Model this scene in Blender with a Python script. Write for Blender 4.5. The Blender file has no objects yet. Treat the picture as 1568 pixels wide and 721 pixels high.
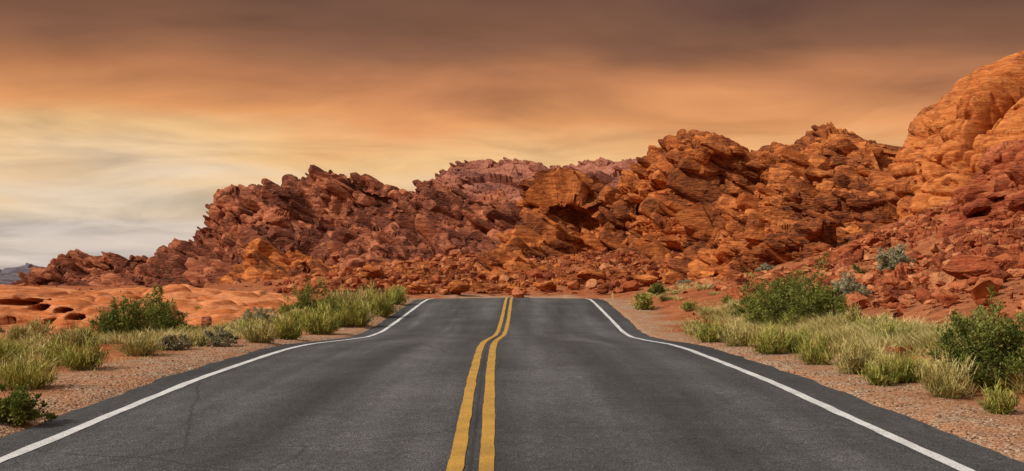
import bpy, bmesh, math, random
import numpy as np
from mathutils import Vector
rng=np.random.default_rng(7); random.seed(7)
F=1524.0; CX=784.0; HY=425.0; CZ=1.4
scene=bpy.context.scene
# ---------------------------------------------------------------- noise
def _h(ix,iy,iz,seed):
    h=(ix.astype(np.int64)*374761393+iy.astype(np.int64)*668265263+iz.astype(np.int64)*2147483647+seed*974634777)&0xffffffff
    h=((h^(h>>13))*1274126177)&0xffffffff
    h=((h^(h>>16))*2246822519)&0xffffffff
    h=h^(h>>15)
    return (h&0xffffff)/float(0xffffff)
def vnoise(P,seed=0):
    i=np.floor(P); f=P-i; f=f*f*f*(f*(f*6-15)+10); i=i.astype(np.int64)
    r=0
    for dx in (0,1):
        wx=f[:,0] if dx else 1-f[:,0]
        for dy in (0,1):
            wy=f[:,1] if dy else 1-f[:,1]
            for dz in (0,1):
                wz=f[:,2] if dz else 1-f[:,2]
                r=r+wx*wy*wz*_h(i[:,0]+dx,i[:,1]+dy,i[:,2]+dz,seed)
    return r*2-1
def fbm(P,o=4,seed=0,g=0.5):
    r=0;a=1;t=0
    for k in range(o):
        r=r+a*vnoise(P*(2.03**k)+k*17.3,seed+k); t+=a; a*=g
    return r/t*1.6
def voronoi(P,seed=0,full=False):
    i=np.floor(P).astype(np.int64); n=len(P)
    f1=np.full(n,9.);f2=np.full(n,9.);C=np.zeros((n,3))
    for dx in (-1,0,1):
        for dy in (-1,0,1):
            for dz in (-1,0,1):
                a=i[:,0]+dx;b=i[:,1]+dy;c=i[:,2]+dz
                px=a+_h(a,b,c,seed)*.999;py=b+_h(a,b,c,seed+1)*.999;pz=c+_h(a,b,c,seed+2)*.999
                d=(px-P[:,0])**2+(py-P[:,1])**2+(pz-P[:,2])**2
                m=d<f1
                f2=np.where(m,f1,np.minimum(f2,d)); C[m,0]=px[m];C[m,1]=py[m];C[m,2]=pz[m]; f1=np.where(m,d,f1)
    k=np.floor(C).astype(np.int64); rr=_h(k[:,0],k[:,1],k[:,2],seed+3)
    if not full: return np.sqrt(f1),np.sqrt(f2),rr
    g=np.stack([_h(k[:,0],k[:,1],k[:,2],seed+4+j)*2-1 for j in range(3)],1)
    return np.sqrt(f1),np.sqrt(f2),rr,((P-C)*g).sum(1)
def sstep(a,b,x):
    t=np.clip((x-a)/(b-a),0,1); return t*t*(3-2*t)
# ---------------------------------------------------------------- mesh helpers
def build(name,V,faces_list,mat,smooth=False,attrs=None):
    me=bpy.data.meshes.new(name)
    V=np.ascontiguousarray(V,dtype=np.float32)
    me.vertices.add(len(V)); me.vertices.foreach_set('co',V.ravel())
    loops=np.concatenate([f.ravel() for f in faces_list]).astype(np.int32)
    tot=np.concatenate([np.full(len(f),f.shape[1],dtype=np.int32) for f in faces_list])
    st=np.concatenate([[0],np.cumsum(tot)[:-1]]).astype(np.int32)
    me.loops.add(len(loops)); me.loops.foreach_set('vertex_index',loops)
    me.polygons.add(len(tot)); me.polygons.foreach_set('loop_start',st); me.polygons.foreach_set('loop_total',tot)
    me.polygons.foreach_set('use_smooth',np.full(len(tot),smooth,dtype=bool))
    if attrs:
        for k,a in attrs.items():
            at=me.attributes.new(k,'FLOAT','POINT'); at.data.foreach_set('value',np.ascontiguousarray(a,dtype=np.float32))
    me.update(calc_edges=True)
    if mat: me.materials.append(mat)
    ob=bpy.data.objects.new(name,me); scene.collection.objects.link(ob); return ob
def gridf(nu,nv,wrap=False):
    i=np.arange(nu if wrap else nu-1)[:,None]; j=np.arange(nv-1)[None,:]
    i2=(i+1)%nu
    a=(i*nv+j).ravel(); b=(i2*nv+j).ravel(); c=(i2*nv+j+1).ravel(); d=(i*nv+j+1).ravel()
    return np.stack([a,b,c,d],1)
def gnormals(G):
    du=np.gradient(G,axis=0); dv=np.gradient(G,axis=1)
    n=np.cross(du,dv); n/=np.linalg.norm(n,axis=2,keepdims=True)+1e-9
    return n
# ---------------------------------------------------------------- materials
class NT:
    def __init__(s,name):
        s.m=bpy.data.materials.new(name); s.m.use_nodes=True; s.t=s.m.node_tree; s.t.nodes.clear()
        s.out=s.n('ShaderNodeOutputMaterial')
    def n(s,typ,**kw):
        nd=s.t.nodes.new(typ)
        for k,v in kw.items():
            if k[0]=='_': setattr(nd,k[1:],v)
            else: nd.inputs[k].default_value=v
        return nd
    def l(s,a,b): s.t.links.new(a,b)
    def coord(s,rot=(0,0,0),sc=(1,1,1)):
        tc=s.n('ShaderNodeTexCoord'); mp=s.n('ShaderNodeMapping'); mp.inputs['Rotation'].default_value=rot; mp.inputs['Scale'].default_value=sc
        s.l(tc.outputs['Object'],mp.inputs['Vector']); return mp.outputs[0]
    def noise(s,vec,scale,detail=6,rough=.55,dist=0):
        nd=s.n('ShaderNodeTexNoise',Scale=scale,Detail=detail,Roughness=rough,Distortion=dist); s.l(vec,nd.inputs['Vector']); return nd.outputs[0]
    def ramp(s,fac,stops):
        nd=s.n('ShaderNodeValToRGB'); e=nd.color_ramp.elements
        while len(e)>1: e.remove(e[0])
        e[0].position=stops[0][0]; c=stops[0][1]; e[0].color=(c[0],c[1],c[2],1) if hasattr(c,'__len__') else (c,c,c,1)
        for p,c in stops[1:]:
            k=e.new(p); k.color=(c[0],c[1],c[2],1) if hasattr(c,'__len__') else (c,c,c,1)
        s.l(fac,nd.inputs[0]); return nd.outputs[0]
    def mix(s,fac,a,b,bt='MIX'):
        nd=s.n('ShaderNodeMix',_data_type='RGBA',_blend_type=bt)
        for v,i in ((fac,0),(a,6),(b,7)):
            if hasattr(v,'is_linked'): s.l(v,nd.inputs[i])
            elif i==0: nd.inputs[0].default_value=v
            else: nd.inputs[i].default_value=(v[0],v[1],v[2],1)
        return nd.outputs[2]
    def math(s,op,a,b=0.,clamp=False):
        nd=s.n('ShaderNodeMath',_operation=op); nd.use_clamp=clamp
        for v,i in ((a,0),(b,1)):
            if hasattr(v,'is_linked'): s.l(v,nd.inputs[i])
            else: nd.inputs[i].default_value=v
        return nd.outputs[0]
    def attr(s,name):
        return s.n('ShaderNodeAttribute',_attribute_name=name).outputs['Fac']
    def bump(s,h,dist,strength=1.,prev=None):
        b=s.n('ShaderNodeBump',Distance=dist,Strength=strength); s.l(h,b.inputs['Height'])
        if prev is not None: s.l(prev,b.inputs['Normal'])
        return b.outputs[0]
    def finish(s,col,nrm=None,rough=.9,spec=.2,transl=0):
        if rough>=.9:
            p=s.n('ShaderNodeBsdfDiffuse'); ci=p.inputs[0]
        else:
            p=s.n('ShaderNodeBsdfPrincipled',Roughness=rough); p.inputs['Specular IOR Level'].default_value=spec; ci=p.inputs['Base Color']
        if hasattr(col,'is_linked'): s.l(col,ci)
        else: ci.default_value=(*col,1)
        if nrm is not None: s.l(nrm,p.inputs['Normal'])
        sh=p.outputs[0]
        if transl:
            t=s.n('ShaderNodeBsdfTranslucent'); s.l(col,t.inputs[0]); mx=s.n('ShaderNodeMixShader'); mx.inputs[0].default_value=transl
            s.l(sh,mx.inputs[1]); s.l(t.outputs[0],mx.inputs[2]); sh=mx.outputs[0]
        s.l(sh,s.out.inputs[0]); return s.m
def rock_mat(name,dark,mid,light,dip=0.,S=1.,varn=.5,bd=.25,streak=.6):
    t=NT(name); r=math.radians(dip)
    v0=t.coord(); vs=t.coord(rot=(math.radians(6),r,0),sc=(1,1,6))
    a=t.noise(vs,.3/S,4,.6,.4); b=t.noise(v0,.11/S,4,.6,.3); c=t.noise(v0,1.8/S,3,.7); d=t.noise(vs,1.2/S,4,.68,.2)
    col=t.mix(t.ramp(a,[(.4,0.),(.6,1.)]),mid,light)
    col=t.mix(t.ramp(b,[(varn-.07,.9),(varn+.06,0.)]),col,t.mix(t.ramp(d,[(.4,0.),(.64,1.)]),dark,mid))
    col=t.mix(t.ramp(c,[(.34,.5),(.44,0.)]),col,dark)
    col=t.mix(streak,col,t.ramp(d,[(.33,.45),(.48,1.),(.68,1.35)]),'MULTIPLY')
    n=t.bump(d,bd*S,1.)
    n=t.bump(c,bd*.5*S,1.,n)
    return t.finish(col,n,.92,.12)
# ---------------------------------------------------------------- ground height (relative to camera height)
ry=np.array([-30,0,4,7,12.5,15.8,18,20,21.9,23.9,27.4,29.9,34.3,38.9,42,44.2,48,54,60,75,80,3000])
rz=np.array([-1.75,-1.48,-1.42,-1.375,-1.255,-1.245,-1.25,-1.295,-1.375,-1.46,-1.59,-1.59,-1.38,-1.15,-1.0,-.93,-.96,-1.2,-1.65,-2.0,-2.0,-2.0])
yy=np.linspace(-30,120,1501); zz=np.interp(yy,ry,rz); k=np.hanning(25); k/=k.sum(); zz=np.convolve(np.pad(zz,12,mode='edge'),k,'valid')
def zroad(y): return np.interp(y,yy,zz)
cyy=np.array([-30,7,12.5,18,23,27.4,33,44,60,90]); cxx=np.array([-.1,-.29,-.39,-.46,-.44,-.34,-.24,-.14,.0,.0])
cz2=np.interp(yy,cyy,cxx); k2=np.hanning(61);k2/=k2.sum(); cz2=np.convolve(np.pad(cz2,30,mode='edge'),k2,'valid')
def cxr(y): return np.interp(y,yy,cz2)
def H(x,y):
    x=np.asarray(x,float); y=np.asarray(y,float)
    P=np.stack([x,y,np.zeros_like(x)],-1).reshape(-1,3)
    n1=fbm(P/6,3,3).reshape(x.shape); n2=fbm(P/1.1,2,9).reshape(x.shape); n3=fbm(P/40,2,19).reshape(x.shape)
    dx=x-cxr(y); zr=zroad(y)
    g=np.interp(y,[60,76,90,110,135,200,3000],[-1.7,-1.6,-.5,1.2,3.2,4.,4.])
    gl=np.interp(y,[0,25,60,100,200,400,1000,5000],[-1.45,-1.6,-1.45,-1.3,-1.6,-4,-12,-12])
    w=sstep(-42,-4,x-(y-100)*.06)
    far=gl*(1-w)+g*w
    side=np.where(dx<0, zr*(1-sstep(5,11,-dx))+gl*sstep(5,11,-dx), zr)
    base=np.where(y<50,side,side*(1-sstep(50,72,y))+far*sstep(50,72,y))
    base=np.where((y>=72),far,base)
    d=np.clip(dx-5.6,0,None)
    rise=.17*d+.28*np.clip(d-10,0,None)+.12*np.clip(d-2.5,0,None)*sstep(48,20,y)
    rise=np.minimum(rise,9)*(1-.45*sstep(45,100,y))
    out=base+rise*(1-sstep(160,500,y))
    off=np.clip(sstep(5.4,9,np.abs(dx))+sstep(50,70,y),0,1)
    out=out+off*(n1*.16+n2*.05+n3*.25*sstep(8,25,np.abs(dx)))+.012*n2*(1-off)
    onroad=(1-sstep(4.0,4.4,np.abs(dx)))*(1-sstep(78,84,y))
    out=out-.09*onroad-.02*(1-sstep(4.2,5.6,np.abs(dx)))*(y<80)
    return out
RD=np.concatenate([np.arange(5,60,.05),np.arange(60,160,.25)])
def ray_ground(px,py):
    x=(px-CX)/F*RD; z=-(py-HY)/F*RD
    h=H(x,RD); i=np.where(h>=z)[0]
    k=i[0] if len(i) else 500
    return x[k],RD[k],h[k]+CZ
# ---------------------------------------------------------------- ground
def axis(segs):
    o=[]
    for a,b,n in segs: o+=list(np.linspace(a,b,n,endpoint=False))
    o.append(segs[-1][1]); return np.array(o)
xs=axis([(-4000,-400,12),(-400,-60,40),(-60,-14,110),(-14,-7,50),(-7,-3.8,45),(-3.8,3.4,10),(3.4,7,50),(7,16,70),(16,60,120),(60,400,40),(400,4000,12)])
ys=axis([(-40,4,20),(4,30,190),(30,60,140),(60,160,180),(160,400,50),(400,6000,25)])
X,Y=np.meshgrid(xs,ys,indexing='ij'); Z=H(X,Y)+CZ
dxg=np.abs(X-cxr(Y)); nz=fbm(np.stack([X,Y,0*X],-1).reshape(-1,3)/1.3,3,77).reshape(X.shape)
grav=(1-sstep(4.7,6.0,dxg+nz*.6))*(Y<80)
t=NT('desert_soil'); v=t.coord()
a=t.noise(v,.25,4,.6); b=t.noise(v,2.2,5,.7); c=t.noise(v,30,3,.7)
col=t.mix(t.ramp(a,[(.38,0.),(.6,1.)]),(.36,.095,.034),(.44,.155,.062))
col=t.mix(t.ramp(b,[(.38,.8),(.56,0.)]),col,(.2,.062,.028))
col=t.mix(t.ramp(c,[(.5,0.),(.66,.5)]),col,(.48,.26,.15))
vo=t.n('ShaderNodeTexVoronoi',Scale=38.); t.l(v,vo.inputs['Vector'])
sep=t.n('ShaderNodeSeparateColor'); t.l(vo.outputs['Color'],sep.inputs[0])
gcol=t.ramp(sep.outputs[0],[(0.,(.12,.075,.05)),(.35,(.32,.19,.115)),(.7,(.44,.29,.18)),(1.,(.6,.47,.34))])
gcol=t.mix(t.ramp(b,[(.42,.7),(.6,.0)]),gcol,(.42,.19,.09))
col=t.mix(t.attr('gravel'),col,gcol)
n=t.bump(vo.outputs['Distance'],-.02,.9); n=t.bump(b,.12,.8,n); n=t.bump(c,.02,.8,n)
M_soil=t.finish(col,n,.95,.1)
build('ground',np.stack([X,Y,Z],-1).reshape(-1,3),[gridf(len(xs),len(ys))],M_soil,True,{'gravel':grav.ravel()})
# ---------------------------------------------------------------- road
t=NT('asphalt'); v=t.coord(); vl=t.coord(sc=(1,.05,1))
a=t.noise(vl,1.3,3,.5,.2); b=t.noise(v,.6,5,.65); c=t.noise(v,75,3,.8); e=t.noise(v,9,4,.7)
col=t.ramp(c,[(.36,(.018,.0177,.0175)),(.5,(.058,.057,.056)),(.64,(.175,.17,.165))])
col=t.mix(.9,col,t.ramp(a,[(.33,.66),(.5,1.),(.66,1.5)]),'MULTIPLY')
col=t.mix(.7,col,t.ramp(b,[(.35,.72),(.65,1.25)]),'MULTIPLY')
col=t.mix(.6,col,t.ramp(e,[(.35,.7),(.65,1.3)]),'MULTIPLY')
pb=t.n('ShaderNodeTexVoronoi',Scale=1.,_distance='CHEBYCHEV'); vp=t.coord(sc=(.32,.11,1)); t.l(vp,pb.inputs['Vector'])
ps=t.n('ShaderNodeSeparateColor'); t.l(pb.outputs['Color'],ps.inputs[0])
col=t.mix(1.,col,t.ramp(ps.outputs[0],[(0.,.84),(.2,.97),(.8,.97),(1.,1.08)]),'MULTIPLY')
lat=t.math('ADD',t.attr('lateral'),t.math('MULTIPLY',t.math('SUBTRACT',a,.5),.5))
wp=t.ramp(t.math('DIVIDE',t.math('ABSOLUTE',lat),4.2),[(0.,.8),(.05,.88),(.2,1.14),(.3,1.1),(.43,.84),(.58,1.1),(.68,1.16),(.84,.95),(.93,.8),(1.,.72)])
col=t.mix(.9,col,wp,'MULTIPLY')
seam=t.math('ABSOLUTE',t.math('ADD',t.attr('lateral'),t.math('MULTIPLY',t.math('SUBTRACT',e,.5),.05)))
col=t.mix(t.ramp(seam,[(0.,.6),(.01,.4),(.02,0.)]),col,(.022,.021,.02))
vcr=t.n('ShaderNodeTexVoronoi',_feature='DISTANCE_TO_EDGE',Scale=.22)
vm=t.n('ShaderNodeMix',_data_type='RGBA'); vm.inputs[0].default_value=.12; t.l(v,vm.inputs[6])
nn=t.n('ShaderNodeTexNoise',Scale=1.2,Detail=4.); t.l(v,nn.inputs['Vector']); t.l(nn.outputs['Color'],vm.inputs[7]); t.l(vm.outputs[2],vcr.inputs['Vector'])
col=t.mix(t.ramp(vcr.outputs['Distance'],[(0.,.55),(.0035,0.)]),col,(.02,.019,.018))
vc=t.n('ShaderNodeTexVoronoi',Scale=110.); t.l(v,vc.inputs['Vector'])
n=t.bump(vc.outputs['Distance'],-.009,.9); n=t.bump(e,.01,.5,n)
M_as=t.finish(col,n,.85,.28)
yr=np.concatenate([np.arange(-12,30,.08),np.arange(30,79,.15)])
def strip(name,off0,off1,lift,mat,rag=0.,nx=2,parent=None,seed=0):
    P=np.stack([yr*0,yr,yr*0+seed],1)
    r0=rag*(fbm(P*2.2,4,seed+5)); r1=rag*(fbm(P*2.2+50,4,seed+8))
    G=np.zeros((nx,len(yr),3)); LT=np.zeros((nx,len(yr)))
    for i in range(nx):
        f=i/(nx-1); o=(off0+r0)*(1-f)+(off1+r1)*f
        G[i,:,0]=cxr(yr)+o; G[i,:,1]=yr; LT[i]=o
        G[i,:,2]=zroad(yr)+CZ+lift-.012*np.abs(o)
    ob=build(name,G.reshape(-1,3),[gridf(nx,len(yr))],mat,True,{'lateral':LT.ravel()})
    if parent: ob.parent=parent
    return ob
road=strip('asphalt_road',-4.12,4.2,0,M_as,.05,25)
def paint(name,c,worn):
    t=NT(name); v=t.coord(); a=t.noise(v,55,4,.8); b=t.noise(v,2.5,5,.7)
    cc=t.mix(t.ramp(b,[(.35,.6),(.6,0.)]),c,tuple(x*.55 for x in c))
    col=t.mix(t.ramp(a,[(worn-.04,1.),(worn+.07,0.)]),cc,(.1,.09,.08))
    vc=t.n('ShaderNodeTexVoronoi',Scale=110.); t.l(v,vc.inputs['Vector'])
    return t.finish(col,t.bump(vc.outputs['Distance'],-.006,.9),.7,.3)
M_w=paint('white_road_paint',(.7,.69,.66),.38); M_y=paint('yellow_road_paint',(.56,.3,.04),.4)
strip('edge_line_1',-3.68,-3.56,.005,M_w,.012,5,road,3)
strip('edge_line_2',3.56,3.68,.005,M_w,.012,5,road,6)
strip('centre_line_1',-.17,-.055,.005,M_y,.008,5,road,9)
strip('centre_line_2',.055,.17,.005,M_y,.008,5,road,12)
# ---------------------------------------------------------------- rocks
def boxhull(seed):
    r=random.Random(seed); bm=bmesh.new()
    for sx in (-1,1):
        for sy in (-1,1):
            for sz in (-1,1):
                bm.verts.new((sx*r.uniform(.55,1.05),sy*r.uniform(.55,1.05),sz*r.uniform(.5,1.05)))
                bm.verts.new((sx*r.uniform(.3,1.),sy*r.uniform(.3,1.),sz*r.uniform(.3,1.1)))
    for i in range(6):
        a=r.uniform(0,6.28); bm.verts.new((1.15*math.cos(a),1.15*math.sin(a),r.uniform(-.6,.6)))
    bmesh.ops.convex_hull(bm,input=bm.verts)
    lo=[v for v in bm.verts if not v.link_faces]; bmesh.ops.delete(bm,geom=lo,context='VERTS')
    bmesh.ops.triangulate(bm,faces=bm.faces)
    bmesh.ops.subdivide_edges(bm,edges=bm.edges,cuts=1,use_grid_fill=True)
    bmesh.ops.smooth_vert(bm,verts=bm.verts,factor=.45,use_axis_x=True,use_axis_y=True,use_axis_z=True)
    for v in bm.verts: v.co*=1.08+r.uniform(-.05,.05)
    bmesh.ops.triangulate(bm,faces=bm.faces)
    bm.verts.index_update(); V=np.array([v.co[:] for v in bm.verts]); Fc=np.array([[v.index for v in f.verts] for f in bm.faces]); bm.free(); return V,Fc
BH=[boxhull(i) for i in range(16)]
def slabs(P,N,s,dip,yaw=.35,jit=.07,asp=(1.7,1.1,.56)):
    n=len(P); kind=rng.integers(len(BH),size=n)
    a=math.radians(dip)+rng.normal(0,jit,n); g=rng.normal(0,yaw,n); b=rng.normal(0,jit,n)
    Vs=[];Fs=[];o=0
    for k in range(len(BH)):
        ii=np.where(kind==k)[0]
        if len(ii)==0: continue
        V,Fc=BH[k]; m=len(ii)
        sc=np.stack([asp[0]*rng.uniform(.6,1.35,m),asp[1]*rng.uniform(.7,1.3,m),asp[2]*rng.uniform(.55,1.6,m)],1)*s[ii][:,None]
        W=V[None]*sc[:,None,:]
        cg,sg=np.cos(g[ii])[:,None],np.sin(g[ii])[:,None]; x=W[:,:,0]*cg-W[:,:,1]*sg; y=W[:,:,0]*sg+W[:,:,1]*cg; z=W[:,:,2]
        cb,sb=np.cos(b[ii])[:,None],np.sin(b[ii])[:,None]; y,z=y*cb-z*sb,y*sb+z*cb
        ca,sa=np.cos(a[ii])[:,None],np.sin(a[ii])[:,None]; x,z=x*ca+z*sa,-x*sa+z*ca
        W=np.stack([x,y,z],2)+(P[ii]-N[ii]*s[ii][:,None]*.42)[:,None,:]
        Vs.append(W.reshape(-1,3)); Fs.append((Fc[None]+(np.arange(m)*len(V))[:,None,None]).reshape(-1,3)+o); o+=m*len(V)
    return np.concatenate(Vs),np.concatenate(Fs)
def rdisp(P,dip,L,A,seed=0,big=.8,slab=.8):
    r=math.radians(dip); c,s=math.cos(r),math.sin(r)
    Q=np.stack([P[:,0]*c-P[:,2]*s,P[:,1],P[:,0]*s+P[:,2]*c+.15*P[:,1]],1)
    w=np.stack([fbm(P/(L*1.6),2,seed+31),fbm(P/(L*1.6)+9,2,seed+32),fbm(P/(L*1.6)+5,2,seed+33)],1)*.2
    tot=A*big*1.0*fbm(P/(L*2.4),2,seed+1)
    for k,(l,a) in enumerate(((L*1.2,A*1.),(L*.45,A*.32),(L*.17,A*.09))):
        f1,f2,rr,fc=voronoi(Q/np.array([l*2.1,l*1.2,l*.8])+w,seed+10*k,True)
        tot=tot+a*((rr-.5)*1.0+fc*1.3-.5*np.exp(-(f2-f1)*11))
    wob=.5*fbm(P/(L*2.2),2,seed+50)
    rq=Q[:,2]/(L*.95)+wob*.6
    for fq,am in ((.6,1.3),(1.25,1.1),(2.6,.5)):
        rn=np.abs(vnoise(np.stack([rq*fq,Q[:,0]/(L*4.2)*fq,Q[:,1]/(L*2.5)*fq],1),seed+91))
        tot=tot+A*am*(.45-1.5*rn)
    for kk,(th,am) in enumerate(((.42,.9),(.15,.2))):
        q0=Q[:,2]/(L*th)+wob/th*.42; c0=np.floor(q0); fr=q0-c0
        ci=c0.astype(np.int64); hs=_h(ci,ci*0,ci*0,seed+77+kk)
        xi=np.floor(Q[:,0]/(L*th*4.5)+hs*9+.3*w[:,0]).astype(np.int64); yi=np.floor(Q[:,1]/(L*th*4)+hs*5).astype(np.int64)
        rr=_h(ci,xi,yi,seed+81+kk)
        tot=tot+A*slab*am*((rr-.5)*1.1+(fr-.5)*.85-.45*np.exp(-np.minimum(fr,1-fr)*16))
    return tot
PROF=np.array([(0,0),(.25,.1),(.42,.25),(.52,.48),(.7,.62),(.78,.85),(1,1),(1.15,.97),(1.5,.5),(1.9,-.1)])
def ridge(name,pts,mat,fd=40,zb=-3,nu=500,nv=200,dip=15,L=7,A=1.5,seed=0,jag=.3,prof=PROF,slab=.8,nb=0,bs=(1,4),bp=3,lowa=.25):
    pts=np.array(pts,float); d=pts[:,2]
    W=np.stack([(pts[:,0]-CX)/F*d,d,-(pts[:,1]-HY)/F*d],1)
    s=np.concatenate([[0],np.cumsum(np.hypot(np.diff(W[:,0]),np.diff(W[:,2])*.6)+.01)])
    u=np.linspace(0,s[-1],nu); C=np.stack([np.interp(u,s,W[:,k]) for k in range(3)],1)
    C[:,2]+=jag*fbm(np.stack([u/(L*.35),u*0,u*0+seed],1),4,seed)
    if nb: C[:,2]-=bs[0]*.4+A*.35
    hm=max(C[:,2].max()-zb,1)
    h=np.clip(C[:,2]-zb,.1,None)
    pl=np.concatenate([[0],np.cumsum(np.hypot(np.diff(prof[:,0])*fd*.7,np.diff(prof[:,1])*hm))])
    ff=np.interp(1.0,prof[:,0],pl)
    nf=int(nv*.85)
    vv=np.concatenate([np.linspace(0,ff,nf,endpoint=False),np.linspace(ff,pl[-1],nv-nf)])
    pyf=np.interp(vv,pl,prof[:,0]); pzf=np.interp(vv,pl,prof[:,1])
    k=np.hanning(9);k/=k.sum()
    pyf=np.convolve(np.pad(pyf,4,mode='edge'),k,'valid'); pzf=np.convolve(np.pad(pzf,4,mode='edge'),k,'valid')
    fdu=fd*(h/hm)**.6
    G=np.zeros((nu,nv,3))
    G[:,:,0]=C[:,None,0]*(1+(pyf[None,:]-1)*fdu[:,None]/C[:,None,1]*.6)
    G[:,:,1]=C[:,None,1]+(pyf[None,:]-1)*fdu[:,None]
    G[:,:,2]=zb+pzf[None,:]*h[:,None]
    P=G.reshape(-1,3)
    low=fbm(np.stack([(P[:,0]+P[:,2]*.5)/(L*1.9),P[:,1]/(L*5),P[:,2]/(L*5)],1),2,seed+5)
    wgt=np.sin(np.clip(pyf,0,1)*math.pi)[None,:].repeat(nu,0).ravel()
    P[:,1]+=low*fd*lowa*wgt
    G=P.reshape(nu,nv,3); N=gnormals(G).reshape(-1,3)
    sgn=np.sign((N[:,1]*-1+N[:,2]).mean()); N=N*sgn
    hh=np.clip(h/hm*1.6,.25,1)
    amp=hh[:,None].repeat(nv,1).ravel()
    P=P+N*(rdisp(P,dip,L,A,seed,slab=slab)*amp)[:,None]
    P[:,2]+=CZ
    faces=[gridf(nu,nv)]
    if nb:
        iu=rng.integers(3,nu-3,nb); iv=(rng.random(nb)*(nf+6)).astype(int).clip(0,nv-1)
        idx=iu*nv+iv; sz=(bs[0]+(bs[1]-bs[0])*rng.random(nb)**bp)*(.35+.65*hh[iu])
        sz=np.where(iv>nf-14,np.minimum(sz,bs[0]*1.6),sz)
        V2,F2=slabs(P[idx],N[idx],sz,dip)
        faces.append(F2+len(P)); P=np.concatenate([P,V2])
    return build(name,P,faces,mat,False)
M_B=rock_mat('red_sandstone',(.06,.03,.024),(.27,.076,.038),(.5,.185,.09),32,1.,.51)
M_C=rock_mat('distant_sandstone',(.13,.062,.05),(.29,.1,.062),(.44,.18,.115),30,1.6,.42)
M_D=rock_mat('orange_sandstone',(.06,.029,.02),(.34,.092,.028),(.62,.215,.062),28,.7,.51)
M_E=rock_mat('smooth_orange_sandstone',(.12,.04,.022),(.42,.122,.034),(.58,.21,.062),6,.5,.44,.16,.65)
M_F=rock_mat('broken_red_sandstone',(.1,.028,.018),(.31,.073,.03),(.46,.145,.062),-15,.35,.46)
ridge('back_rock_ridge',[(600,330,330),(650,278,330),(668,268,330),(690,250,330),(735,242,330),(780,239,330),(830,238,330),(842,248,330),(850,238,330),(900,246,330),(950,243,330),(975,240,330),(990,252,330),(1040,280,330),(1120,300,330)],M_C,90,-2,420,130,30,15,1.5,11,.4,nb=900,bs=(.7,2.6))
ridge('left_rock_ridge',[(20,445,230),(45,425,228),(72,412,226),(98,405,225),(118,376,224),(160,384,222),(205,390,220),(238,396,215),(265,378,212),(300,362,210),(336,350,208),(342,298,206),(352,293,205),(378,294,202),(385,284,200),(420,286,198),(440,270,196),(468,276,194),(482,272,193),(497,264,192),(512,288,190),(524,276,189),(548,269,187),(566,277,185),(610,278,182),(640,284,180),(662,276,178),(690,284,176),(725,294,174),(770,292,172),(835,292,170),(880,330,168),(930,400,166)],M_B,62,-3,900,300,34,9,1.4,3,.3,nb=2400,bs=(.3,2.0),bp=2.6,lowa=.36)
ridge('rock_foothill',[(375,436,140),(388,385,140),(402,362,140),(425,368,140),(455,372,140),(500,398,138),(560,425,136),(600,436,136)],M_D,16,-2.5,240,120,34,4.5,.7,41,.3,nb=350,bs=(.3,1.6))
ridge('rock_foothill',[(120,436,150),(180,425,150),(240,412,150),(300,420,148),(380,425,146),(450,415,146),(560,422,146),(650,418,144),(700,400,140),(760,395,140),(800,380,138),(860,430,136)],M_B,20,-2.5,500,90,28,4,.6,45,.3,nb=1300,bs=(.3,1.6))
ridge('orange_rock_ridge',[(785,420,135),(798,372,134),(812,345,133),(826,292,132),(838,280,131),(862,276,130),(900,282,129),(932,283,128),(958,260,126),(986,244,124),(1010,228,122),(1030,206,121),(1056,194,120),(1085,202,119),(1112,206,118),(1126,226,118),(1150,222,117),(1172,218,116),(1190,226,116),(1228,204,115),(1258,197,114),(1292,191,113),(1330,201,112),(1362,210,111),(1392,214,110),(1440,235,108),(1500,260,106),(1560,300,104)],M_D,45,-1,900,330,28,7,1.4,21,.25,nb=2300,bs=(.2,1.5),bp=2.6,lowa=.36)
ridge('orange_rock_foothill',[(1050,425,82),(1060,365,82),(1072,345,81),(1100,352,80),(1128,362,80),(1140,318,79),(1152,282,78),(1178,272,78),(1215,276,77),(1250,282,76),(1300,288,76),(1340,284,75),(1372,300,74),(1392,330,73),(1420,390,72)],M_D,17,-1,520,260,30,4,.85,61,.2,nb=700,bs=(.15,.95),bp=2.6,lowa=.36)
ridge('rubble_outcrop',[(690,446,104),(715,415,104),(742,400,104),(770,380,104),(796,374,104),(812,400,104),(835,425,104),(860,446,104)],M_D,12,-2.,260,130,30,3,.5,71,.2,nb=400,bs=(.25,1.3))
ridge('rubble_outcrop',[(940,440,95),(970,415,95),(1010,408,94),(1050,402,92),(1090,408,90),(1130,405,88),(1170,430,86)],M_D,9,-2.,240,90,-15,2.2,.4,75,.2,nb=400,bs=(.2,1.))
ridge('broken_rock_slope',[(1425,428,44),(1440,388,44),(1460,350,44),(1484,310,43),(1512,272,42),(1545,240,41),(1580,225,40),(1650,200,39),(1760,180,38)],M_F,17,-1.0,420,330,-12,1.6,.36,81,.2,
      prof=np.array([(0,0),(.2,.12),(.5,.45),(.7,.62),(.85,.85),(1,1),(1.2,1),(1.6,.6),(2,0)]),slab=.35,nb=1800,bs=(.1,.7))
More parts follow.
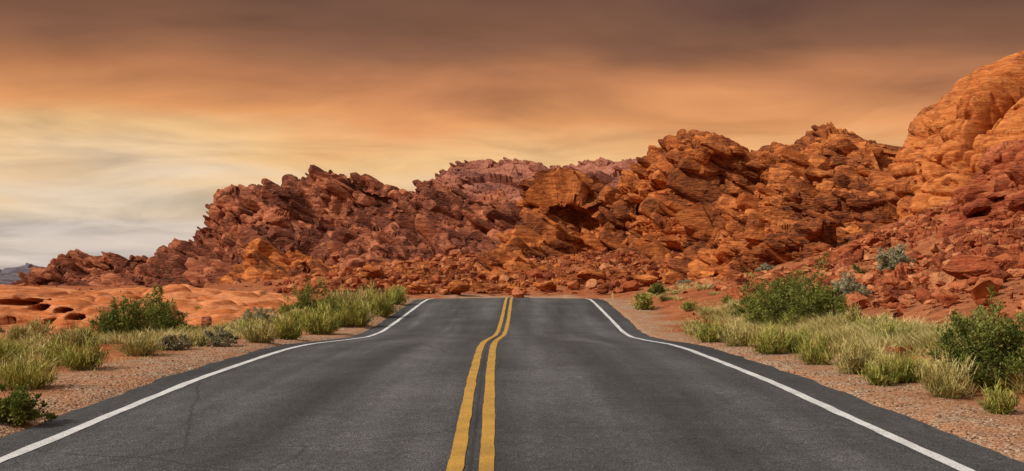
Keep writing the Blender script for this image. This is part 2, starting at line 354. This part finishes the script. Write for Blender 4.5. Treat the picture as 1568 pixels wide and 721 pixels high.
def patch(name,x0,x1,y0,y1,nx,ny,L,A,mat,maskf,seed):
    a=np.linspace(x0,x1,nx); b=np.linspace(y0,y1,ny); U,V=np.meshgrid(a,b,indexing='ij')
    P=np.stack([U,V,0*U],-1).reshape(-1,3); P[:,2]=H(P[:,0],P[:,1])
    m=maskf(P[:,0],P[:,1]); m=m*sstep(-.55,.05,fbm(P/(L*7),3,seed+9)+.1)
    D=.0
    for k,(l,aa) in enumerate(((L,A),(L*.42,A*.5),(L*.2,A*.25))):
        f1,f2,rr,fc=voronoi(P/np.array([l*1.3,l,l*.9])+.2*fbm(P/L,2,seed)[:,None],seed+10*k,True)
        D=D+aa*((rr-.35)+fc*.9-.9*np.exp(-(f2-f1)*7))
    P[:,2]+=CZ+D*m-.25*(1-m)
    build(name,P,[gridf(nx,ny)],mat,False)
patch('rubble_slope',9,34,11,60,520,600,.7,.4,M_F,lambda x,y:sstep(.0,1.,(x/y-.31)/.05)*sstep(3.0,4.6,x-6)*sstep(0,3,60-y)*sstep(0,3,34-x)*sstep(0,1,y-11),301)
patch('rocky_ground',-26,44,76,132,560,340,1.3,.65,M_D,lambda x,y:sstep(0,8,x+26)*sstep(0,4,y-77)*.95,311)
# rounded cliff on the right
def cliff():
    sz=np.array([-3,1.0,1.6,5.3,7.7,9.25,10.8,11.6,12.0,12.9,14,15.2,15.8]); sx=np.array([23.8,24.4,24.5,24.8,25.2,26.0,26.8,27.6,28.6,29.4,31.0,33.2,36.0])
    rx=np.array([14,13.5,13.4,12.5,11.8,11,10,9.4,9,8,6,3,.2])
    nz_=400; nt=840
    s=np.concatenate([[0],np.cumsum(np.hypot(np.diff(sz),np.diff(sx)))]); u=np.linspace(0,s[-1],nz_)
    z=np.interp(u,s,sz);x=np.interp(u,s,sx);r=np.interp(u,s,rx)
    k=np.hanning(17);k/=k.sum(); x=np.convolve(np.pad(x,8,mode='edge'),k,'valid'); r=np.convolve(np.pad(r,8,mode='edge'),k,'valid')
    th=np.concatenate([np.linspace(math.pi*.9,math.pi*1.75,int(nt*.88),endpoint=False),np.linspace(math.pi*1.75,math.pi*2.9,nt-int(nt*.88),endpoint=False)])
    c=np.cos(th); sn=np.sin(th); e=.8
    cc=np.sign(c)*np.abs(c)**e; ss=np.sign(sn)*np.abs(sn)**e
    G=np.zeros((nt,nz_,3))
    G[:,:,0]=x[None]+r[None]+cc[:,None]*r[None]; G[:,:,1]=62+z[None]*.3+ss[:,None]*r[None]*.75; G[:,:,2]=z[None]
    N=gnormals(G); N[:,:,:]=N*np.sign((N[:,:,1]*ss[:,None]).mean())
    P=G.reshape(-1,3);N=N.reshape(-1,3)
    lean=np.interp(P[:,2],sz,sx)-24
    D=1.0*fbm(np.stack([(P[:,0]-lean)/4.,P[:,1]/5,P[:,2]/12],1),2,5)
    f1,f2,rr=voronoi(np.stack([(P[:,0]-lean)/4.2,P[:,1]/4.6,P[:,2]/16],1)+.15*fbm(P/6,2,8)[:,None],90)
    D+= 1.6*(.5-f1)-1.5*np.exp(-(f2-f1)*6)+.7*(rr-.5)
    q0=P[:,2]/1.5+.12*P[:,0]+.8*fbm(P/6,2,14); fr=q0-np.floor(q0); ci=np.floor(q0).astype(np.int64)
    D+= .32*(np.sqrt(np.clip(1-(2*fr-1)**2,0,1))-.7)*(.4+_h(ci,ci*0,ci*0,5))-.26*np.exp(-np.minimum(fr,1-fr)*22)
    f1,f2,rr=voronoi(np.stack([(P[:,0]-lean)/2.,P[:,1]/2.,P[:,2]/2.4],1)+.3*fbm(P/3,2,9)[:,None],93)
    D+= -.42*np.exp(-(f2-f1)*10)*sstep(-.1,.4,fbm(P/4,2,61))-.12*f1
    lay=P[:,2]/.45+P[:,0]*.2+fbm(P/5,2,14)*2.0
    D+=.08*np.tanh(2.5*vnoise(np.stack([lay,P[:,0]/6,P[:,1]/6],1),15))+.045*vnoise(np.stack([lay*2.7,P[:,0]/5,P[:,1]/5],1),16)
    f1,f2,rr=voronoi(P/np.array([.85,.85,.6]),99)
    hole=(rr>.62)*np.clip(1-f1/.45,0,1)**.4
    D-=.8*hole*sstep(.0,.3,fbm(P/4.5,2,44)+.2)
    D+=.08*fbm(P/.8,3,17)
    P=P+N*D[:,None]; P[:,2]+=CZ
    build('sandstone_cliff',P,[gridf(nt,nz_,True)],M_E,True)
cliff()
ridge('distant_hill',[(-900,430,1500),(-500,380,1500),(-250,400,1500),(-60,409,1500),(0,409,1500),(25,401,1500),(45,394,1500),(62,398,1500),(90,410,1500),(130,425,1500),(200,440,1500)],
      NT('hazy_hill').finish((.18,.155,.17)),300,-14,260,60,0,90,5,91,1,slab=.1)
# slickrock outcrop (left) with wind-carved hollows
def outcrop(name,cx,cy,rx,ry_,h,seed,pits=(),n=260):
    a=np.linspace(-1.25,1.25,n); U,V=np.meshgrid(a,a,indexing='ij')
    x=cx+U*rx; y=cy+V*ry_; P=np.stack([x,y,0*x],-1).reshape(-1,3)
    R=np.sqrt(U**2+V**2)+.22*fbm(P/4,3,seed).reshape(n,n)
    s=np.clip(1-R,-.3,1); prof=np.sign(s)*np.abs(s)**.5
    z=-1.6+h*prof+.2*fbm(P/2.6,3,seed+3).reshape(n,n)
    lay=z*5+.5*fbm(P/3,3,seed+2).reshape(n,n)*3
    z=z+.07*np.tanh(3*np.sin(lay*2.2))
    f1,f2,rr=voronoi(P/np.array([2.6,2.6,1.]),seed+31); z=z-.2*np.exp(-(f2-f1)*12).reshape(n,n)
    y0=y.copy(); z0=z.copy()
    for (px,py,w,hh) in pits:
        d=np.linspace(20,60,600); xx=(px-CX)/F*d; zz_=-(py-HY)/F*d
        ii=np.clip(((xx-cx)/rx+1.25)/2.5*(n-1),0,n-1).astype(int); jj=np.clip(((d-cy)/ry_+1.25)/2.5*(n-1),0,n-1).astype(int)
        hit=np.where(z[ii,jj]>zz_)[0]
        if len(hit)==0: continue
        k=hit[0]; q=((x-xx[k])/w)**2+((z0-zz_[k])/hh)**2
        m=(np.abs(y0-d[k])<1.3)*(q<1.3)
        y=y+m*1.6*np.exp(-q**3)
        z=z-m*.1*np.exp(-q**2)
    build(name,np.stack([x,y,z+CZ],-1).reshape(-1,3),[gridf(n,n)],M_S,True)
M_S=rock_mat('slickrock',(.28,.09,.04),(.46,.14,.045),(.58,.23,.1),-8,.4,.35,.08)
outcrop('slickrock_outcrop',-23,41,15,10,1.35,5,[(35,462,.45,.12),(62,470,.3,.09),(97,475,.25,.08),(118,486,.24,.07),(15,492,.25,.08),(78,492,.2,.06),(8,462,.25,.08)],520)
outcrop('slickrock_outcrop',-17.5,50,6.5,5,1.15,15)
outcrop('slickrock_outcrop',-12,47,4.5,5,.95,25)
# ---------------------------------------------------------------- boulders and rubble
def hull(seed,npt=16):
    r=random.Random(seed); bm=bmesh.new()
    for i in range(npt):
        v=Vector((r.gauss(0,1),r.gauss(0,1),r.gauss(0,1))).normalized()*r.uniform(.75,1.1); bm.verts.new((v.x,v.y*.9,v.z*.8))
    bmesh.ops.convex_hull(bm,input=bm.verts)
    bmesh.ops.triangulate(bm,faces=bm.faces)
    bm.verts.index_update(); V=np.array([v.co[:] for v in bm.verts]); Fc=np.array([[v.index for v in f.verts] for f in bm.faces]); bm.free(); return V,Fc
HV=[hull(i) for i in range(14)]
def scatter(name,pts,sizes,mat,flat=.8):
    Vs=[];Fs=[];o=0;tn=[]
    for p,s in zip(pts,sizes):
        V,Fc=HV[rng.integers(len(HV))]
        a=rng.uniform(0,6.28); b=rng.normal(0,.5); ca,sa,cb,sb=math.cos(a),math.sin(a),math.cos(b),math.sin(b)
        R=np.array([[ca,-sa,0],[sa*cb,ca*cb,-sb],[sa*sb,ca*sb,cb]])
        W=(V*np.array([rng.uniform(.7,1.4),rng.uniform(.7,1.1),rng.uniform(.55,1.2)*flat])*s)@R.T+p
        Vs.append(W);Fs.append(Fc+o);o+=len(V); tn.append(np.full(len(V),rng.uniform()))
    return build(name,np.concatenate(Vs),[np.concatenate(Fs)],mat,False,{'tint':np.concatenate(tn)})
def stone_mat(name,cols,S=1):
    t=NT(name); v=t.coord(); c=t.noise(v,3/S,4,.7)
    col=t.ramp(t.attr('tint'),[(i/(len(cols)-1),c_) for i,c_ in enumerate(cols)])
    col=t.mix(.8,col,t.ramp(c,[(.35,.45),(.6,1.15)]),'MULTIPLY')
    return t.finish(col,t.bump(c,.2*S,1.),.92,.12)
M_st=stone_mat('sandstone_rubble',[(.18,.05,.026),(.34,.09,.036),(.44,.14,.055),(.56,.23,.1)])
def rub(n,fx,fy,smin,smax,pw,keep):
    x=fx(n);y=fy(n); P=np.stack([x,y,0*x],1); m=(fbm(P/5,3,101)+rng.normal(0,.35,n))>keep
    x=x[m];y=y[m]; s=smin+(smax-smin)*rng.random(len(x))**pw
    z=H(x,y)+CZ+s*.2
    return np.stack([x,y,z],1),s
A1=rub(13000,lambda n:rng.uniform(8.2,30,n),lambda n:rng.uniform(12,62,n),.04,.42,5,-.25)
A1[0][:,2]+=.1*sstep(.31,.36,A1[0][:,0]/A1[0][:,1])
A2=rub(6000,lambda n:rng.uniform(-22,36,n),lambda n:rng.uniform(78,128,n),.12,.8,5,-.2)
A2[0][:,2]+=.2
A3=rub(1500,lambda n:rng.uniform(-75,-8,n),lambda n:rng.uniform(28,130,n),.06,.6,5,.1)
A4=rub(1200,lambda n:rng.uniform(5.6,10,n),lambda n:rng.uniform(9,50,n),.02,.15,4,.0)
pts=np.concatenate([A1[0],A2[0],A3[0],A4[0]]); sz=np.concatenate([A1[1],A2[1],A3[1],A4[1]])
scatter('rock_rubble',pts,sz,M_st)
M_gr=stone_mat('gravel_stones',[(.13,.075,.05),(.34,.2,.12),(.46,.3,.19),(.58,.47,.35)],.1)
n=7000; yv=6+20*rng.random(n)**1.5; sd=np.where(rng.random(n)<.5,-1,1); off=4.15+np.abs(rng.normal(.45,.6,n)); xv=cxr(yv)+sd*off
scatter('shoulder_gravel',np.stack([xv,yv,H(xv,yv)+CZ+.004],1),.006+.016*rng.random(n)**3,M_gr)
def boulder(px,py,wpx,hpx,seed,mat):
    x,y,z=ray_ground(px,py)
    w=wpx/F*y/2; h=hpx/F*y/2
    bm=bmesh.new(); r=random.Random(seed)
    for i in range(16):
        v=Vector((r.gauss(0,1),r.gauss(0,1),r.gauss(0,1))).normalized()*r.uniform(.8,1.1); bm.verts.new(v)
    bmesh.ops.convex_hull(bm,input=bm.verts); bmesh.ops.triangulate(bm,faces=bm.faces)
    for _ in range(3): bmesh.ops.subdivide_edges(bm,edges=bm.edges,cuts=1,use_grid_fill=True)
    bmesh.ops.smooth_vert(bm,verts=bm.verts,factor=.5,use_axis_x=True,use_axis_y=True,use_axis_z=True)
    bm.verts.index_update()
    V=np.array([v.co[:] for v in bm.verts]); Fc=[[v.index for v in f.verts] for f in bm.faces if len(f.verts)==3]; bm.free()
    V=V*np.array([w,w*.9,h]); N=V/np.linalg.norm(V,axis=1,keepdims=True)
    D=rdisp(V+seed*13,20,w*.8,w*.1,seed,.5)
    V=V+N*D[:,None]+np.array([x,y+w*.5,z+h*.75])
    build('boulder',V,[np.array(Fc)],mat,False)
for i,(px,py,w,h) in enumerate([(245,458,82,42),(290,450,40,22),(566,433,44,34),(545,440,40,18),(905,436,52,30),(948,428,40,24),(878,440,30,24),(985,440,55,28),(785,452,34,18),(740,450,46,24),(700,452,44,26),(640,450,50,18),(835,448,40,22),(926,452,24,22),(1040,415,40,30),(1092,395,50,40),(1388,545,34,16),(1320,500,26,14),(1505,432,110,44),(1455,470,40,20),(1540,500,44,24),(312,430,30,24)]):
    boulder(px,py,w,h,i+1,(M_D if px>500 else M_B) if px<1300 else M_F)
# ---------------------------------------------------------------- vegetation
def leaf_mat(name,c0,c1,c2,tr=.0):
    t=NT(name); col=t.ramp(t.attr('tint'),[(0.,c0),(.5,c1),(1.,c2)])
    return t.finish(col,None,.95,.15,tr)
M_grass=leaf_mat('dry_grass',(.2,.18,.055),(.44,.37,.125),(.66,.55,.26))
M_creo=leaf_mat('creosote_leaves',(.045,.065,.015),(.13,.155,.03),(.3,.3,.08),.2)
M_sage=leaf_mat('sage_leaves',(.12,.12,.06),(.26,.245,.135),(.42,.38,.23))
M_ygr=leaf_mat('rabbitbrush_leaves',(.13,.145,.028),(.34,.325,.07),(.58,.52,.17))
M_tw=NT('twig_bark').finish((.15,.1,.065))
def tri_blades(B,T_,ww,tint):
    n=len(B); b=rng.uniform(0,2*np.pi,n); w=np.stack([np.cos(b),np.sin(b),0*b],1)*(ww/2)[:,None]
    M=B*.45+T_*.55; M[:,2]+=.08*(T_[:,2]-B[:,2])
    V=np.zeros((n,5,3)); V[:,0]=B-w;V[:,1]=B+w;V[:,2]=M+w*.8;V[:,3]=M-w*.8;V[:,4]=T_
    o=(np.arange(n)*5)[:,None]
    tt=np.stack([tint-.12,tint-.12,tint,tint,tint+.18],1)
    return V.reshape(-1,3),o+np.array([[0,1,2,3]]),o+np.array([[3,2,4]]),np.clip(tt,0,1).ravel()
def tufts(name,C,R,Hh,nb,mat,tb,lean=.5,wmul=1.):
    n=len(C); idx=np.repeat(np.arange(n),nb); m=len(idx)
    z0=H(C[:,0],C[:,1])+CZ
    r=R[idx]*np.abs(rng.normal(0,.4,m)); a=rng.uniform(0,2*np.pi,m)
    bx=C[idx,0]+r*np.cos(a); by=C[idx,1]+r*np.sin(a); bz=z0[idx]-.05
    hh=Hh[idx]*rng.uniform(.4,1.15,m)
    a2=a+rng.normal(0,.7,m); ln=lean*hh*rng.random(m)
    Tp=np.stack([bx+np.cos(a2)*ln,by+np.sin(a2)*ln,bz+hh],1)
    tint=np.clip(tb[idx]+rng.normal(0,.16,m),0,1)
    V,q,t3,tt=tri_blades(np.stack([bx,by,bz],1),Tp,(.0035+.0004*by)*wmul,tint)
    return build(name,V,[q,t3],mat,False,{'tint':tt})
def verge(n,side,y0,y1,o0,o1,pw=1.):
    y=y0+(y1-y0)*rng.random(n)**pw; o=o0+(o1-o0)*rng.random(n)
    return np.stack([cxr(y)+side*o,y],1)
def prune(C,k,seed):
    nn=fbm(np.concatenate([C,np.zeros((len(C),1))],1)/1.4,3,seed); return C[nn>k]
Cl=np.concatenate([prune(verge(520,-1,11,28,6.0,10.5),-.02,201),prune(verge(220,-1,28,46,5.3,8.5),.1,203),prune(verge(220,-1,14,45,9,22),.15,204)])
Cr=np.concatenate([prune(verge(460,1,10,22,5.9,7.5),-.1,202),prune(verge(200,1,20,34,5.7,7.8),.1,205),prune(verge(90,1,30,48,5.8,10),.3,206)])
for C,hm in ((Cl,.36),(Cr,.34)):
    n=len(C); R=rng.uniform(.15,.36,n); Hh=rng.uniform(.1,hm,n)
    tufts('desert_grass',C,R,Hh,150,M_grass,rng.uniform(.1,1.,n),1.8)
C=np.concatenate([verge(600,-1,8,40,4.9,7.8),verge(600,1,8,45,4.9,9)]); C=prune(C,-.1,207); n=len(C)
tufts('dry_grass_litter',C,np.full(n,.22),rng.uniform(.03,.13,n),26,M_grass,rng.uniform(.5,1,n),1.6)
def feather_geo(x,y,z,w,h,dens,seed):
    r=np.random.default_rng(seed+900)
    ns=int(46*dens); a=r.uniform(0,2*np.pi,ns); el=np.arccos(r.uniform(.08,1,ns)); ln=r.uniform(.45,1.05,ns)
    tip=np.stack([np.cos(a)*np.sin(el)*w*ln,np.sin(a)*np.sin(el)*w*ln,(np.cos(el)*.85+.15)*h*ln],1)
    b0=np.stack([np.cos(a),np.sin(a),0*a],1)*(w*.25*r.random(ns))[:,None]; b0[:,2]=-.03
    nf=52; idx=np.repeat(np.arange(ns),nf); m=len(idx)
    f=r.uniform(.25,1.,m)[:,None]
    B=b0[idx]*(1-f)+tip[idx]*f+r.normal(0,.07,(m,3))*np.array([w,w,h*.8])
    B[:,2]=np.maximum(B[:,2],-.02)
    dirn=tip[idx]-b0[idx]; dirn/=np.linalg.norm(dirn,axis=1,keepdims=True)
    L=h*r.uniform(.08,.24,m)[:,None]
    T_=B+(dirn*.5+r.normal(0,.5,(m,3))+np.array([0,0,.45]))*L
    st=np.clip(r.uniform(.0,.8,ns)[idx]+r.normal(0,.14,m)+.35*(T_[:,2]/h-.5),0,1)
    V,q,t3,tt=tri_blades(B,T_,np.full(m,.003+.00046*y),st)
    V2,q2,t32,tt2=tri_blades(b0,tip,np.full(ns,.004+.0002*y),np.full(ns,.15))
    o=len(V); return np.concatenate([V,V2])+np.array([x,y,z]),np.concatenate([q,q2+o]),np.concatenate([t3,t32+o]),np.concatenate([tt,tt2])
def feathers(name,items,mat):
    Vs=[];Q=[];T3=[];TT=[];o=0
    for k,(x,y,z,w,h) in enumerate(items):
        V,q,t3,tt=feather_geo(x,y,z,w,h,.8+.5*rng.random(),k+int(abs(x)*10)%97)
        Vs.append(V);Q.append(q+o);T3.append(t3+o);TT.append(tt);o+=len(V)
    build(name,np.concatenate(Vs),[np.concatenate(Q),np.concatenate(T3)],mat,False,{'tint':np.concatenate(TT)})
def bush(name,px,py,wpx,hpx,mat,dens=1.,seed=0,leaf=1.,asp=1.):
    x,y,z=ray_ground(px,py)
    w=wpx/F*y/2; h=hpx/F*y
    r=np.random.default_rng(seed+500)
    nc=int(60*dens)
    a=r.uniform(0,2*np.pi,nc); el=np.arccos(r.uniform(0,1,nc)); rad=r.uniform(.35,1.,nc)**.6*r.uniform(.72,1.15,nc)
    c=np.stack([np.cos(a)*np.sin(el)*w*rad,np.sin(a)*np.sin(el)*w*rad,(np.cos(el)*.82+.08)*h*rad],1)
    lobes=fbm(c/(w*.6)+seed,2,seed); c*=(1+.3*lobes)[:,None]
    nl=100; idx=np.repeat(np.arange(nc),nl); m=len(idx)
    dirn=c/np.linalg.norm(c,axis=1,keepdims=True)+np.array([0,0,.5])+r.normal(0,.3,(nc,3)); dirn/=np.linalg.norm(dirn,axis=1,keepdims=True)
    cl=w*r.uniform(.12,.34,nc)
    tt_=r.uniform(-.8,1,m)[:,None]
    L=c[idx]+dirn[idx]*cl[idx][:,None]*tt_+r.normal(0,1,(m,3))*cl[idx][:,None]*.28*(1.1-.75*tt_)
    L[:,2]=np.maximum(L[:,2],.01*h)
    s=(.006+.00065*y)*leaf*r.uniform(.6,1.3,m)
    d1=r.normal(0,1,(m,3)); d1/=np.linalg.norm(d1,axis=1,keepdims=True); d1[:,2]=np.abs(d1[:,2])*1.1
    d2=np.cross(d1,r.normal(0,1,(m,3))); d2/=np.linalg.norm(d2,axis=1,keepdims=True)
    V=np.zeros((m,4,3)); V[:,0]=L; V[:,1]=L+d1*s[:,None]*.9*asp+d2*s[:,None]*.45; V[:,2]=L+d1*s[:,None]*1.9*asp; V[:,3]=L+d1*s[:,None]*.9*asp-d2*s[:,None]*.45
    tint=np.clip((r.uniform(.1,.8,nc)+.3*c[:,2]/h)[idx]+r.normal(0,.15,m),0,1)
    q=(np.arange(m)*4)[:,None]+np.array([[0,1,2,3]])
    V=V.reshape(-1,3)+np.array([x,y,z])
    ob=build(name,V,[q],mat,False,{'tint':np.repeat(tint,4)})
    TV=[];TF=[];o=0
    for i in range(nc):
        e=c[i]; mid=e*.5+np.array([0,0,.12*h])*r.uniform(-.3,1); pts3=[np.array([r.normal(0,.05*w),r.normal(0,.05*w),-.05]),mid,e+dirn[i]*cl[i]*.8]
        rad_=[.01*h+.003,.006*h+.002,.002]
        for k in range(3):
            for j in range(3):
                aa=j*2.094; TV.append(pts3[k]+rad_[k]*np.array([math.cos(aa),math.sin(aa),0])+np.array([x,y,z]))
        for k in range(2):
            for j in range(3): TF.append([o+k*3+j,o+k*3+(j+1)%3,o+(k+1)*3+(j+1)%3,o+(k+1)*3+j])
        o+=9
    tw=build('twigs',np.array(TV),[np.array(TF)],M_tw,False); tw.parent=ob
    return ob
L_=[
('creosote_bush',24,650,76,60,M_creo,1.4,1.5,1.),
('creosote_bush',190,522,110,76,M_creo,1.6,1.3,1.3),
('creosote_bush',250,518,100,64,M_creo,1.3,1.3,1.3),
('creosote_bush',480,486,100,42,M_creo,1.3,1.1,1.1),
('sagebrush',365,471,56,28,M_sage,1.,1.1,1.),
('sagebrush',337,530,54,28,M_sage,1.,1.1,1.),
('sagebrush',266,536,44,24,M_sage,1.,1.1,1.),
('sagebrush',290,474,48,22,M_sage,.8,1.1,1.),
('sagebrush',415,475,40,20,M_creo,.8,1.,1.),
('sagebrush',395,497,50,24,M_sage,.8,1.,1.),
('sagebrush',235,470,40,14,M_sage,.8,1.,1.),
('sagebrush',330,462,40,12,M_sage,.8,1.,1.),
('creosote_bush',1205,502,150,98,M_creo,2.4,1.3,1.3),
('creosote_bush',1252,498,90,80,M_creo,1.4,1.3,1.3),
('creosote_bush',1150,488,50,34,M_creo,.9,1.2,1.2),
('sagebrush',1302,468,58,48,M_sage,1.3,1.2,1.2),
('sagebrush',1374,418,58,46,M_sage,1.1,1.2,1.6),
('sagebrush',1176,421,34,16,M_sage,.8,1.,1.),
('sagebrush',1140,418,26,14,M_sage,.8,1.,1.),
('sagebrush',1310,428,30,24,M_creo,.8,1.,1.),
('creosote_bush',1006,452,28,22,M_creo,.9,1.,1.),
('rabbitbrush',986,474,32,26,M_ygr,.9,1.,1.4),
('sagebrush',1050,440,26,12,M_sage,.7,1.,1.),
('sagebrush',1100,428,26,14,M_sage,.7,1.,1.),
('creosote_bush',1530,594,160,136,M_creo,2.6,1.4,1.4),
('creosote_bush',1610,560,120,120,M_creo,1.6,1.4,1.4),
]
for i,(nm,px,py,w,h,m,de,lf,asp) in enumerate(L_): bush(nm,px,py,w,h,m,de,i,lf,asp)
FL=[(440,520,70,38),(488,512,76,46),(400,525,60,34),(545,500,70,44),(585,484,66,44),(530,478,70,40),(607,466,44,30),(510,500,66,38),(565,470,66,36),(460,500,60,28),
(1090,524,70,34),(1130,530,66,38),(1180,542,84,48),(1250,558,80,48),(1310,572,84,54),(1350,590,66,42),(1385,585,84,54),(1450,608,100,68),(1530,634,64,46),(1220,540,70,40),(1065,512,48,22),
(40,596,120,62),(130,566,100,52),(215,545,80,40),(5,560,90,48),(90,560,80,40),(300,530,46,22)]
items=[]
for px,py,w,h in FL:
    x,y,z=ray_ground(px,py); items.append((x,y,z,w/F*y/2,h/F*y))
def rnd(n,side,y0,y1,o0,o1,hs):
    C=verge(n,side,y0,y1,o0,o1)
    zz3=H(C[:,0],C[:,1])+CZ
    return [(C[i,0],C[i,1],zz3[i],hs*rng.uniform(.4,1.2),hs*rng.uniform(.4,1.)) for i in range(n)]
items2=rnd(20,1,12,24,6.3,7.8,.42)+rnd(9,1,22,36,6.2,8.2,.42)+rnd(4,1,34,46,6,8,.4)
items3=rnd(20,-1,13,26,7.,10.5,.45)+rnd(18,-1,26,44,5.9,8.4,.5)+rnd(16,-1,18,40,10,18,.5)
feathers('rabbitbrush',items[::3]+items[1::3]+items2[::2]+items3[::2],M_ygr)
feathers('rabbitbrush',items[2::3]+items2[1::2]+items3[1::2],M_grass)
def post():
    y=44.; z=float(H(np.array([4.55]),np.array([y]))[0])+CZ
    bm=bmesh.new(); bmesh.ops.create_cube(bm,size=1)
    for v in bm.verts: v.co=Vector((v.co.x*.09,v.co.y*.03,v.co.z*.36+.1))
    bmesh.ops.bevel(bm,geom=bm.edges[:],offset=.008,segments=2,affect='EDGES')
    me=bpy.data.meshes.new('road_marker_post'); bm.to_mesh(me); bm.free(); me.materials.append(NT('post_paint').finish((.6,.45,.2)))
    ob=bpy.data.objects.new('road_marker_post',me); ob.location=(4.45,y,z); scene.collection.objects.link(ob)
post()
# ---------------------------------------------------------------- world
def lin(r,g,b):
    f=lambda c:(c/255/12.92) if c/255<=.04045 else ((c/255+.055)/1.055)**2.4
    return (f(r),f(g),f(b))
W=bpy.data.worlds.new('World'); scene.world=W; W.use_nodes=True; T=NT.__new__(NT); T.t=W.node_tree; T.t.nodes.clear()
out=T.n('ShaderNodeOutputWorld'); bg=T.n('ShaderNodeBackground')
SUN_EL=math.radians(40); SUN_AZ=math.radians(246)
sky=T.n('ShaderNodeTexSky',_sky_type='NISHITA'); sky.sun_disc=False; sky.sun_elevation=SUN_EL; sky.sun_rotation=SUN_AZ
tc=T.n('ShaderNodeTexCoord'); sp=T.n('ShaderNodeSeparateXYZ'); T.l(tc.outputs['Generated'],sp.inputs[0])
zc=T.math('MAXIMUM',sp.outputs[2],0.); den=T.math('ADD',zc,.11)
cb=T.n('ShaderNodeCombineXYZ'); T.l(T.math('DIVIDE',sp.outputs[0],den),cb.inputs[0]); T.l(T.math('DIVIDE',sp.outputs[1],den),cb.inputs[1])
mp=T.n('ShaderNodeMapping'); mp.inputs['Rotation'].default_value=(0,0,math.radians(20)); mp.inputs['Scale'].default_value=(.7,.8,1); T.l(cb.outputs[0],mp.inputs[0])
n1=T.noise(mp.outputs[0],.9,4,.5,.3); n2=T.noise(mp.outputs[0],1.5,5,.55,.6); n3=T.noise(mp.outputs[0],.55,3,.5,.2)
zz_=T.math('ADD',zc,T.math('MULTIPLY',T.math('SUBTRACT',n1,.5),.13))
zz_=T.math('ADD',zz_,T.math('MULTIPLY',T.math('SUBTRACT',n3,.5),.16))
c=T.ramp(zz_,[(0.,lin(204,190,180)),(.035,lin(214,198,182)),(.07,lin(230,204,172)),(.11,lin(243,196,138)),(.15,lin(230,158,100)),(.185,lin(190,125,82)),(.22,lin(138,94,68)),(.26,lin(106,73,58)),(.33,(.16,.11,.085)),(.5,(.5,.43,.38)),(1.,(.95,.9,.86))])
c=T.mix(.85,c,T.ramp(n2,[(.3,.66),(.5,1.),(.72,1.24)]),'MULTIPLY')
sk=T.mix(1.,sky.outputs[0],(.1,.1,.1),'MULTIPLY')
c=T.mix(T.ramp(zc,[(0.,.02),(.3,.02),(.6,.3)]),c,sk)
T.l(c,bg.inputs[0]); bg.inputs[1].default_value=1.; T.l(bg.outputs[0],out.inputs[0])
sl=bpy.data.lights.new('sun','SUN'); sl.energy=3.6; sl.angle=math.radians(3); sl.color=(1,.93,.84)
so=bpy.data.objects.new('sun',sl); scene.collection.objects.link(so)
dirv=Vector((math.sin(SUN_AZ)*math.cos(SUN_EL),math.cos(SUN_AZ)*math.cos(SUN_EL),math.sin(SUN_EL)))
so.rotation_euler=dirv.to_track_quat('Z','Y').to_euler(); so.location=(0,-20,40)
cam=bpy.data.cameras.new('camera'); co=bpy.data.objects.new('camera',cam); scene.collection.objects.link(co)
cam.sensor_width=36; cam.lens=36*F/1568; cam.shift_y=(HY-360.5)/1568; cam.clip_end=12000; cam.clip_start=.1
co.location=(0,0,CZ); co.rotation_euler=(math.radians(90),0,0); scene.camera=co
scene.view_settings.view_transform='Standard'; scene.view_settings.look='None'; scene.view_settings.exposure=0
